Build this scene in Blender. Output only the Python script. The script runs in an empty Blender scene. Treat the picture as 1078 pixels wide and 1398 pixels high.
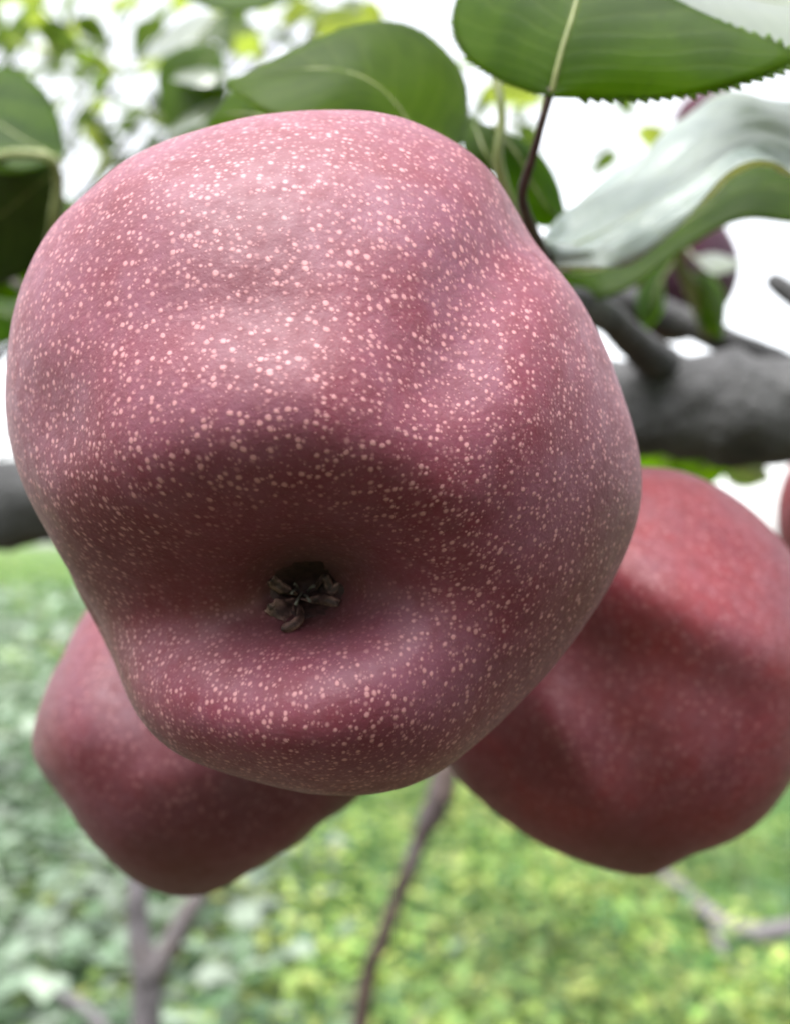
import bpy, math, random
import numpy as np
from mathutils import Vector, Matrix, noise as mnoise

random.seed(7)
rng = np.random.default_rng(7)
scene = bpy.context.scene
COL = scene.collection

# ------------------------------------------------------------------ camera
W, H, F = 1078.0, 1398.0, 1537.0          # photograph size and focal length in its pixels
CAM_Z, PITCH = 1.25, math.radians(1.7)
cam_d = bpy.data.cameras.new('camera')
cam = bpy.data.objects.new('camera', cam_d)
COL.objects.link(cam)
cam.location = (0, 0, CAM_Z)
cam.rotation_euler = (math.radians(90) + PITCH, 0, 0)
cam_d.sensor_fit = 'VERTICAL'
cam_d.sensor_height = 24.0
cam_d.lens = 24.0 * F / H
cam_d.clip_start = 0.01
cam_d.clip_end = 5000
cam_d.dof.use_dof = True
cam_d.dof.focus_distance = 0.121
cam_d.dof.aperture_fstop = 12.5
scene.camera = cam

# ------------------------------------------------------------------ sky, sun, exposure
SUN_EL, SUN_AZ = math.radians(72), math.radians(212)      # azimuth clockwise from +Y
world = bpy.data.worlds.new('World')
scene.world = world
world.use_nodes = True
wn, wl = world.node_tree.nodes, world.node_tree.links
wn.clear()
sky = wn.new('ShaderNodeTexSky')
sky.sky_type = 'NISHITA'
sky.sun_disc = False
sky.sun_elevation = SUN_EL
sky.sun_rotation = SUN_AZ
sky.air_density = 1.0
sky.dust_density = 1.6
sky.ozone_density = 1.0
hsv = wn.new('ShaderNodeHueSaturation')
hsv.inputs['Saturation'].default_value = 0.16             # thin even cloud: the blue is washed out
bg = wn.new('ShaderNodeBackground')
bg.inputs['Strength'].default_value = 0.072
wo = wn.new('ShaderNodeOutputWorld')
wl.new(sky.outputs[0], hsv.inputs['Color'])
wl.new(hsv.outputs[0], bg.inputs['Color'])
wl.new(bg.outputs[0], wo.inputs['Surface'])

sun_d = bpy.data.lights.new('sun', 'SUN')
sun_d.energy = 1.5
sun_d.angle = math.radians(60)
sun_d.color = (1.0, 0.985, 0.965)
sun = bpy.data.objects.new('sun', sun_d)
COL.objects.link(sun)
sd = Vector((math.sin(SUN_AZ) * math.cos(SUN_EL), math.cos(SUN_AZ) * math.cos(SUN_EL), math.sin(SUN_EL)))
sun.rotation_euler = sd.to_track_quat('Z', 'Y').to_euler()
sun.location = sd * 20

vs = scene.view_settings
vs.view_transform = 'Standard'
vs.look = 'None'
vs.exposure = 2.84
vs.gamma = 1.0
vs.use_curve_mapping = False
scene.cycles.use_denoising = True
scene.cycles.max_bounces = 8
scene.cycles.sample_clamp_indirect = 6.0

# ------------------------------------------------------------------ helpers
RX = np.array([[1, 0, 0],
               [0, math.cos(PITCH), -math.sin(PITCH)],
               [0, math.sin(PITCH), math.cos(PITCH)]])
ORG = np.array([0, 0, CAM_Z])


def P(px, py, d):
    """A point of the place from where it is sighted and its distance along the view axis."""
    v = np.array([(px - W / 2) / F * d, d, (H / 2 - py) / F * d])
    return RX @ v + ORG


def proj(pts):
    v = (pts - ORG) @ RX
    return np.stack([v[:, 0] / v[:, 1] * F + W / 2, H / 2 - v[:, 2] / v[:, 1] * F], 1), v[:, 1]


def link(name, me, mat=None, parent=None, smooth=True):
    o = bpy.data.objects.new(name, me)
    COL.objects.link(o)
    if mat and not me.materials:
        me.materials.append(mat)
    if smooth:
        me.shade_smooth()
    if parent:
        o.parent = parent
        o.matrix_parent_inverse = Matrix.Translation(-parent.location) if parent.type == 'EMPTY' else Matrix()
    return o


def mesh(name, verts, faces):
    me = bpy.data.meshes.new(name)
    me.from_pydata([tuple(map(float, v)) for v in verts], [], faces)
    me.update()
    return me


def empty(name, loc, label=None, cat=None, group=None):
    o = bpy.data.objects.new(name, None)
    COL.objects.link(o)
    o.location = tuple(map(float, loc))
    o.empty_display_size = 0.02
    tag(o, label, cat, group)
    return o


def tag(o, label=None, cat=None, group=None, kind=None):
    if label: o['label'] = label
    if cat: o['category'] = cat
    if group: o['group'] = group
    if kind: o['kind'] = kind
    return o


def spline(pts, n):
    """Catmull-Rom through pts (k x m), n samples."""
    p = np.asarray(pts, float)
    k = len(p)
    ext = np.vstack([2 * p[0] - p[1], p, 2 * p[-1] - p[-2]])
    t = np.linspace(0, k - 1, n)
    i = np.minimum(t.astype(int), k - 2)
    u = (t - i)[:, None]
    a, b, c, d = ext[i], ext[i + 1], ext[i + 2], ext[i + 3]
    return 0.5 * (2 * b + (c - a) * u + (2 * a - 5 * b + 4 * c - d) * u ** 2 + (3 * b - a - 3 * c + d) * u ** 3)


def tube_mesh(name, pts, radii, n=24, sides=12, rough=0.0, rscale=40.0, knots=()):
    """A tapered, closed, slightly uneven limb along a curve."""
    pr = spline(np.column_stack([np.asarray(pts, float), radii]), n)
    c, r = pr[:, :3], pr[:, 3]
    tan = np.gradient(c, axis=0)
    tan /= np.linalg.norm(tan, axis=1)[:, None]
    up = np.array([0.31, 0.22, 0.93])
    verts, faces = [], []
    for i in range(n):
        a = np.cross(tan[i], up); a /= np.linalg.norm(a)
        b = np.cross(tan[i], a)
        for j in range(sides):
            th = 2 * math.pi * j / sides
            q = c[i] + (a * math.cos(th) + b * math.sin(th)) * r[i]
            k = 1.0
            if rough:
                k += rough * mnoise.noise(Vector(q * rscale)) + 0.5 * rough * mnoise.noise(Vector(q * rscale * 2.7))
            for (kt, ka, kw) in knots:
                k += ka * math.exp(-((i / (n - 1) - kt) / kw) ** 2)
            verts.append(c[i] + (q - c[i]) * k)
    for i in range(n - 1):
        for j in range(sides):
            j2 = (j + 1) % sides
            faces.append((i * sides + j, i * sides + j2, (i + 1) * sides + j2, (i + 1) * sides + j))
    verts.append(c[0]); verts.append(c[-1])
    for j in range(sides):
        faces.append((len(verts) - 2, (j + 1) % sides, j))
        faces.append((len(verts) - 1, (n - 1) * sides + j, (n - 1) * sides + (j + 1) % sides))
    return mesh(name, verts, faces)


def attr(me, name, kind, data, domain='POINT'):
    a = me.attributes.new(name, kind, domain)
    key = {'FLOAT': 'value', 'FLOAT_VECTOR': 'vector', 'FLOAT_COLOR': 'color'}[kind]
    a.data.foreach_set(key, np.asarray(data, np.float32).ravel())


# ------------------------------------------------------------------ materials
class NT:
    def __init__(self, name):
        self.m = bpy.data.materials.new(name)
        self.m.use_nodes = True
        self.n, self.l = self.m.node_tree.nodes, self.m.node_tree.links
        self.n.clear()
        self.out = self.new('ShaderNodeOutputMaterial')

    def new(self, t, **kw):
        x = self.n.new(t)
        for k, v in kw.items():
            setattr(x, k, v)
        return x

    def put(self, sock, v):
        if isinstance(v, bpy.types.NodeSocket):
            self.l.new(v, sock)
        elif v is not None:
            sock.default_value = v

    def math(self, op, a, b=None, c=None, clamp=False):
        x = self.new('ShaderNodeMath', operation=op, use_clamp=clamp)
        for i, v in enumerate((a, b, c)):
            if v is not None:
                self.put(x.inputs[i], v)
        return x.outputs[0]

    def mix(self, f, a, b, mode='MIX'):
        x = self.new('ShaderNodeMix', data_type='RGBA', blend_type=mode)
        self.put(x.inputs[0], f)
        for i, v in ((6, a), (7, b)):
            if isinstance(v, tuple) and len(v) == 3:
                v = (*v, 1)
            self.put(x.inputs[i], v)
        return x.outputs[2]

    def ramp(self, v, lo, hi, a=0.0, b=1.0):
        x = self.new('ShaderNodeMapRange', interpolation_type='SMOOTHSTEP')
        self.put(x.inputs[0], v)
        for i, q in enumerate((lo, hi, a, b)):
            self.put(x.inputs[i + 1], q)
        return x.outputs[0]

    def noise(self, vec, scale, detail=4.0, rough=0.55):
        x = self.new('ShaderNodeTexNoise')
        if vec is not None:
            self.put(x.inputs['Vector'], vec)
        x.inputs['Scale'].default_value = scale
        x.inputs['Detail'].default_value = detail
        x.inputs['Roughness'].default_value = rough
        return x.outputs['Fac']

    def attr(self, name):
        return self.new('ShaderNodeAttribute', attribute_name=name)

    def bump(self, h, strength, dist):
        x = self.new('ShaderNodeBump')
        x.inputs['Strength'].default_value = strength
        x.inputs['Distance'].default_value = dist
        self.put(x.inputs['Height'], h)
        return x.outputs[0]

    def pbsdf(self, **kw):
        x = self.new('ShaderNodeBsdfPrincipled')
        for k, v in kw.items():
            sock = x.inputs[k.replace('_', ' ')]
            if isinstance(v, tuple) and sock.type == 'RGBA':
                v = (*v, 1)
            self.put(sock, v)
        return x.outputs[0]


def mat_pear(name, red, mauve, dots=1.0, pitch=0.00092, sheen=0.05, deep=(0.080, 0.007, 0.016), spec=0.33):
    t = NT(name)
    suv = t.attr('skin_uv').outputs['Vector']
    geo = t.new('ShaderNodeTexCoord').outputs['Object']
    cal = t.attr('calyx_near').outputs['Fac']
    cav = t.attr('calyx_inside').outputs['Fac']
    n1 = t.noise(geo, 60, 3)
    n2 = t.noise(geo, 420, 3)
    n3 = t.noise(geo, 1800, 2)
    # a little wobble so the dots are not perfect circles
    nz = t.new('ShaderNodeTexNoise')
    t.put(nz.inputs['Vector'], geo)
    nz.inputs['Scale'].default_value = 900
    wob = t.new('ShaderNodeVectorMath', operation='MULTIPLY_ADD')
    t.put(wob.inputs[0], nz.outputs['Color'])
    wob.inputs[1].default_value = (0.00042, 0.00042, 0.00042)
    t.put(wob.inputs[2], suv)
    masks = []
    for (pt, rmin, rmax, soft, keep) in ((pitch, 0.20, 0.42, 0.24, 0.03), (pitch * 0.62, 0.12, 0.36, 0.24, 0.25)):
        v = t.new('ShaderNodeTexVoronoi', voronoi_dimensions='3D', feature='F1')
        t.put(v.inputs['Vector'], wob.outputs[0])
        v.inputs['Scale'].default_value = 1.0 / pt
        v.inputs['Randomness'].default_value = 0.82
        sep = t.new('ShaderNodeSeparateColor')
        t.put(sep.inputs[0], v.outputs['Color'])
        rad = t.math('MULTIPLY_ADD', sep.outputs[0], rmax - rmin, rmin)
        edge = t.math('SUBTRACT', rad, v.outputs['Distance'])
        d = t.ramp(edge, -soft * 0.5, soft)
        on = t.ramp(sep.outputs[1], keep, keep + 0.25, 0.25, 1.0)
        masks.append(t.math('MULTIPLY', d, on))
    dot = t.math('MAXIMUM', masks[0], t.math('MULTIPLY', masks[1], 0.55))
    dot = t.math('MULTIPLY', dot, t.ramp(cal, 0.0, 0.40, 1.0 * dots, 0.26 * dots))
    skin = t.mix(t.ramp(n1, 0.32, 0.68), red, mauve)
    skin = t.mix(t.ramp(n2, 0.35, 0.75, 0.0, 0.35), skin, (0.085, 0.012, 0.014))
    skin = t.mix(t.ramp(n3, 0.45, 0.8, 0.0, 0.22), skin, (0.17, 0.07, 0.075))
    n4 = t.noise(geo, 330, 6, 0.7)
    skin = t.mix(t.ramp(n4, 0.30, 0.75, 0.02, 0.17), skin, (0.22, 0.130, 0.175))     # patchy waxy bloom
    n5 = t.noise(geo, 33, 3)
    skin = t.mix(t.ramp(n5, 0.48, 0.68, 0.0, 0.45), skin, deep)
    n6 = t.noise(geo, 240, 5, 0.75)
    skin = t.mix(t.ramp(n6, 0.66, 0.74, 0.0, 0.55), skin, (0.085, 0.040, 0.024))    # russet flecks
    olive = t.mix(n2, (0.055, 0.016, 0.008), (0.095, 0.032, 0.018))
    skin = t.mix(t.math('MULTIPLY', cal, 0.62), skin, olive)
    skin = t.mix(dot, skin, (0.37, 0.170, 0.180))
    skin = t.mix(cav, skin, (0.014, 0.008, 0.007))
    hgt = t.math('ADD', t.math('MULTIPLY', dot, 0.25), t.math('ADD', t.math('MULTIPLY', n2, 0.9), t.math('MULTIPLY', n3, 0.35)))
    b = t.pbsdf(Base_Color=skin, Roughness=t.ramp(n2, 0.2, 0.8, 0.48, 0.64), Specular_IOR_Level=spec,
                Sheen_Weight=t.math('MULTIPLY', t.math('SUBTRACT', 1.0, cav), sheen), Sheen_Roughness=0.42, Sheen_Tint=(0.92, 0.90, 0.95),
                Subsurface_Weight=0.08, Subsurface_Radius=(0.004, 0.001, 0.001), Subsurface_Scale=0.4,
                Normal=t.bump(hgt, 0.28, 0.0005))
    t.l.new(b, t.out.inputs[0])
    return t.m


def mat_leaf(name, dark, light, gloss=0.5, rough=0.34, trans=0.42, coat=0.0, sheen=0.0, tmul=(6.4, 5.4, 1.3)):
    t = NT(name)
    uv = t.attr('leaf_uv').outputs['Vector']
    sx = t.new('ShaderNodeSeparateXYZ')
    t.put(sx.inputs[0], uv)
    u, v = sx.outputs[0], sx.outputs[1]
    av = t.math('ABSOLUTE', v)
    geo = t.new('ShaderNodeTexCoord').outputs['Object']
    n1 = t.noise(geo, 55, 4)
    n2 = t.noise(geo, 700, 3)
    ph = t.math('ADD', t.math('SUBTRACT', t.math('MULTIPLY', u, 11.0), t.math('MULTIPLY', av, 3.2)), t.math('MULTIPLY', n1, 1.9))
    fr = t.math('ABSOLUTE', t.math('SUBTRACT', t.math('FRACT', ph), 0.5))
    vein = t.ramp(fr, 0.0, 0.16, 1.0, 0.0)
    mid = t.ramp(av, 0.0, 0.035, 1.0, 0.0)
    vv = t.math('MAXIMUM', t.math('MULTIPLY', vein, t.math('MULTIPLY', n1, 0.45)), mid)
    rnd = t.new('ShaderNodeObjectInfo').outputs['Random']
    c = t.mix(t.ramp(n1, 0.3, 0.7), dark, light)
    c = t.mix(t.math('MULTIPLY', rnd, 0.35), c, (0.065, 0.090, 0.014))
    c = t.mix(t.ramp(n2, 0.5, 0.85, 0.0, 0.3), c, (0.030, 0.055, 0.012))
    c = t.mix(t.math('MULTIPLY', vv, 0.5), c, (0.12, 0.16, 0.045))
    h = t.math('ADD', t.math('MULTIPLY', vv, -1.0), t.math('MULTIPLY', n2, 0.35))
    nrm = t.bump(h, 0.22, 0.0005)
    b = t.pbsdf(Base_Color=c, Roughness=rough, Specular_IOR_Level=gloss, Normal=nrm, Coat_Weight=coat, Coat_Roughness=0.24, Coat_IOR=2.1, Sheen_Weight=sheen, Sheen_Roughness=0.35)
    tr = t.new('ShaderNodeBsdfTranslucent')
    t.put(tr.inputs['Color'], t.mix(1.0, c, tmul, 'MULTIPLY'))
    t.put(tr.inputs['Normal'], nrm)
    mx = t.new('ShaderNodeMixShader')
    mx.inputs[0].default_value = trans
    t.l.new(b, mx.inputs[1]); t.l.new(tr.outputs[0], mx.inputs[2])
    t.l.new(mx.outputs[0], t.out.inputs[0])
    return t.m


def mat_bark(name, a, b, c, scale=60.0, rough=0.85, bump=0.7, dist=0.002):
    t = NT(name)
    geo = t.new('ShaderNodeTexCoord').outputs['Object']
    n1 = t.noise(geo, scale, 6, 0.65)
    n2 = t.noise(geo, scale * 0.22, 3)
    n3 = t.noise(geo, scale * 5, 3)
    col = t.mix(t.ramp(n1, 0.3, 0.7), a, b)
    col = t.mix(t.ramp(n2, 0.5, 0.7, 0, 0.65), col, c)
    h = t.math('ADD', n1, t.math('MULTIPLY', n3, 0.4))
    s = t.pbsdf(Base_Color=col, Roughness=rough, Specular_IOR_Level=0.3, Normal=t.bump(h, bump, dist))
    t.l.new(s, t.out.inputs[0])
    return t.m


def mat_plain(name, a, b, scale=300.0, rough=0.6):
    t = NT(name)
    geo = t.new('ShaderNodeTexCoord').outputs['Object']
    n = t.noise(geo, scale, 4)
    s = t.pbsdf(Base_Color=t.mix(t.ramp(n, 0.3, 0.7), a, b), Roughness=rough, Normal=t.bump(n, 0.3, 0.0004))
    t.l.new(s, t.out.inputs[0])
    return t.m


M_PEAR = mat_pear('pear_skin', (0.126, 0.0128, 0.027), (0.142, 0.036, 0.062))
M_PEAR2 = mat_pear('pear_skin_smooth', (0.158, 0.012, 0.017), (0.135, 0.022, 0.032), dots=0.30, pitch=0.0012, sheen=0.05)
M_PEAR4 = mat_pear('pear_skin_plum', (0.100, 0.011, 0.019), (0.092, 0.020, 0.032), dots=0.28, pitch=0.0012, sheen=0.05, deep=(0.05, 0.006, 0.010))
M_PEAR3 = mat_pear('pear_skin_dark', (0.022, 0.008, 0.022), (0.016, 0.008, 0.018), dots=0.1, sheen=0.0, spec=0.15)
M_LEAF = mat_leaf('pear_leaf', (0.030, 0.064, 0.008), (0.054, 0.098, 0.012), gloss=0.25, rough=0.5, trans=0.72)
M_LEAFS = mat_leaf('pear_leaf_painted_sheen', (0.185, 0.230, 0.245), (0.285, 0.335, 0.360), gloss=0.5, rough=0.5, trans=0.15, coat=0.12, sheen=0.6)  # pale base colour stands in for sky reflected off a glossy leaf
M_LEAFF = mat_leaf('pear_leaf_far', (0.024, 0.045, 0.010), (0.040, 0.065, 0.014), gloss=0.3, rough=0.5, trans=0.4, tmul=(3.2, 3.2, 1.6))
M_LEAFG = mat_leaf('pear_leaf_glossy', (0.045, 0.075, 0.032), (0.068, 0.100, 0.042), gloss=1.0, rough=0.30, trans=0.36, coat=1.0, sheen=1.0)
M_PET = mat_plain('petiole_green', (0.12, 0.15, 0.04), (0.20, 0.22, 0.08))
M_TWIG = mat_bark('twig_bark', (0.030, 0.018, 0.014), (0.060, 0.040, 0.030), (0.05, 0.045, 0.042), 220, 0.7, 0.5, 0.0006)
M_BARK = mat_bark('branch_bark', (0.026, 0.026, 0.027), (0.062, 0.061, 0.063), (0.095, 0.094, 0.095), 50, 0.9, 0.9, 0.005)
M_STEM = mat_plain('fruit_stalk', (0.09, 0.055, 0.03), (0.17, 0.11, 0.06), 500)
M_SEPAL = mat_plain('dried_sepal', (0.016, 0.012, 0.010), (0.040, 0.031, 0.028), 1500, 0.5)
M_SEPAL_EDGE = mat_plain('dried_sepal_rim', (0.09, 0.08, 0.068), (0.16, 0.145, 0.125), 1500, 0.4)
M_GREY = mat_bark('grey_stem_bark', (0.085, 0.077, 0.085), (0.155, 0.14, 0.152), (0.125, 0.103, 0.097), 60, 0.8, 0.5, 0.003)


# ------------------------------------------------------------------ ground
def ground():
    t = NT('meadow_ground')
    geo = t.new('ShaderNodeTexCoord').outputs['Object']
    n1 = t.noise(geo, 0.9, 6, 0.6)
    n2 = t.noise(geo, 9, 5, 0.6)
    n3 = t.noise(geo, 0.06, 3)
    c = t.mix(t.ramp(n1, 0.35, 0.65), (0.055, 0.110, 0.030), (0.110, 0.160, 0.050))
    c = t.mix(t.ramp(n2, 0.45, 0.75, 0, 0.6), c, (0.020, 0.036, 0.012))
    c = t.mix(t.ramp(n3, 0.4, 0.7, 0, 0.5), c, (0.075, 0.105, 0.050))
    sx = t.new('ShaderNodeSeparateXYZ'); t.put(sx.inputs[0], geo)
    # unseen strip added to cut bounce light: dark crumbly soil with a ragged edge
    edge = t.math('ADD', t.math('ABSOLUTE', t.math('SUBTRACT', sx.outputs[1], 0.45)), t.math('MULTIPLY', n2, 0.5))
    added_soil = t.mix(n2, (0.040, 0.026, 0.018), (0.095, 0.064, 0.044))
    c = t.mix(t.ramp(edge, 1.55, 1.85), added_soil, c)
    s = t.pbsdf(Base_Color=c, Roughness=0.9, Specular_IOR_Level=0.1, Normal=t.bump(n2, 0.8, 0.05))
    t.l.new(s, t.out.inputs[0])
    # fan of rings, gently uneven, reaching the horizon
    rs = np.concatenate([np.linspace(0, 12, 25), np.geomspace(13, 3000, 40)])
    na = 72
    verts, faces = [(0, 0, 0)], []
    for r in rs[1:]:
        for j in range(na):
            a = 2 * math.pi * j / na
            x, y = r * math.cos(a), r * math.sin(a)
            z = 0.05 * mnoise.noise(Vector((x * 0.5, y * 0.5, 3.1))) * min(1, r / 2)
            verts.append((x, y, z - 0.02))
    for j in range(na):
        faces.append((0, 1 + j, 1 + (j + 1) % na))
    for i in range(len(rs) - 2):
        b0, b1 = 1 + i * na, 1 + (i + 1) * na
        for j in range(na):
            j2 = (j + 1) % na
            faces.append((b0 + j, b1 + j, b1 + j2, b0 + j2))
    tag(link('ground', mesh('ground', verts, faces), t.m), kind='structure')


ground()


def ground_cover(name, label, cat, n_clump, per, size, height, cols, place, aspect=0.45, flat=0.5, seed=1):
    """Countless small bent leaves in clumps, one object."""
    r = np.random.default_rng(seed)
    c = place(r, n_clump)                                    # n x 2
    m = len(c)
    ch = r.uniform(0.5, 1.0, m) * height
    ccol = np.array(cols)[r.integers(0, len(cols), m)] * r.uniform(0.65, 1.4, (m, 1))
    N = m * per
    ci = np.repeat(np.arange(m), per)
    spread = (size * 2.2)
    base = np.zeros((N, 3))
    base[:, :2] = c[ci] + r.normal(0, spread, (N, 2))
    base[:, 2] = r.uniform(0.0, 1.0, N) ** 0.8 * ch[ci] - 0.01
    az = r.uniform(0, 2 * math.pi, N)
    el = r.normal(flat, 0.4, N)
    d = np.stack([np.cos(az) * np.cos(el), np.sin(az) * np.cos(el), np.sin(el)], 1)
    side = np.stack([-np.sin(az), np.cos(az), r.normal(0, 0.25, N)], 1)
    grow = np.clip(c[:, 1] / 3.0, 1.0, 22.0) ** 0.5           # ranker growth further off
    base[:, :2] += (grow[ci] - 1)[:, None] * (base[:, :2] - c[ci])
    base[:, 2] *= grow[ci]
    L = (size * r.uniform(0.6, 1.4, N) * grow[ci])[:, None]
    wdt = L * aspect * 0.5
    droop = np.array([0, 0, -1.0]) * L * 0.22
    v = np.stack([base,
                  base + d * L * 0.45 - side * wdt, base + d * L * 0.45 + side * wdt,
                  base + d * L + droop], 1).reshape(-1, 3)
    i0 = np.arange(N) * 4
    tri = np.stack([i0, i0 + 1, i0 + 2, i0 + 1, i0 + 3, i0 + 2], 1).reshape(-1)
    me = bpy.data.meshes.new(name)
    me.vertices.add(len(v)); me.vertices.foreach_set('co', v.astype(np.float32).ravel())
    me.loops.add(len(tri)); me.loops.foreach_set('vertex_index', tri.astype(np.int32))
    me.polygons.add(len(tri) // 3)
    me.polygons.foreach_set('loop_start', np.arange(0, len(tri), 3, dtype=np.int32))
    me.update(calc_edges=True)
    patch = np.array([mnoise.noise(Vector((x * 2.2, y * 1.1, 2.0))) + 0.5 * mnoise.noise(Vector((x * 6, y * 3, 7.0))) for x, y in c])
    ccol = ccol * (1 + 0.75 * patch)[:, None]
    lc = np.clip(ccol[ci] * r.uniform(0.8, 1.2, (N, 1)), 0.008, 0.6)
    attr(me, 'leaf_col', 'FLOAT_COLOR', np.repeat(np.column_stack([lc, np.ones(N)]), 4, axis=0))
    o = link(name, me, M_COVER, smooth=False)
    tag(o, label, cat, kind='stuff')


def mat_cover():
    t = NT('ground_cover_leaf')
    c = t.attr('leaf_col').outputs['Color']
    b = t.pbsdf(Base_Color=c, Roughness=0.5, Specular_IOR_Level=0.4)
    tr = t.new('ShaderNodeBsdfTranslucent')
    t.put(tr.inputs['Color'], t.mix(1.0, c, (1.4, 1.35, 1.0), 'MULTIPLY'))
    mx = t.new('ShaderNodeMixShader'); mx.inputs[0].default_value = 0.35
    t.l.new(b, mx.inputs[1]); t.l.new(tr.outputs[0], mx.inputs[2])
    t.l.new(mx.outputs[0], t.out.inputs[0])
    return t.m


M_COVER = mat_cover()


def wedge(dmin, dmax, amin, amax, thr=None, ns=1.2, off=0.0):
    def f(r, n):
        out = []
        while len(out) < n:
            d = dmin * (dmax / dmin) ** r.uniform()
            a = r.uniform(amin, amax)
            x, y = d * math.tan(a), d
            if thr is not None and mnoise.noise(Vector((x * ns, y * ns * 0.6, off))) < thr:
                continue
            out.append((x, y))
        return np.array(out)
    return f


ground_cover('meadow_grass', 'short fresh green grass and low leaves covering the orchard floor', 'grass',
             8000, 10, 0.075, 0.13, [(0.032, 0.090, 0.020), (0.070, 0.150, 0.032), (0.045, 0.120, 0.045)],
             wedge(1.95, 70, -0.75, 0.75), 0.16, 0.6, 3)
ground_cover('yellow_green_weeds', 'bright yellow green leafy weeds patched through the orchard grass', 'weeds',
             3400, 12, 0.052, 0.20, [(0.155, 0.220, 0.045), (0.115, 0.195, 0.045), (0.22, 0.255, 0.070)],
             wedge(2.0, 70, -0.75, 0.75, 0.02, 0.8, 5.0), 0.6, 0.25, 4)
ground_cover('grey_green_weeds', 'pale grey green broad leaved weeds growing in a drift below the forked sapling', 'weeds',
             1000, 12, 0.100, 0.28, [(0.120, 0.170, 0.115), (0.20, 0.245, 0.19), (0.06, 0.115, 0.05)],
             wedge(2.0, 24.0, -0.62, -0.14, -0.10, 1.6, 9.0), 0.62, 0.1, 5)

# ------------------------------------------------------------------ pears
def seg_dist(q, a, b):
    a, b = np.array(a, float), np.array(b, float)
    ab = b - a
    t = np.clip(((q - a) @ ab) / (ab @ ab), 0, 1)
    return q - (a + t[:, None] * ab), t


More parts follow.
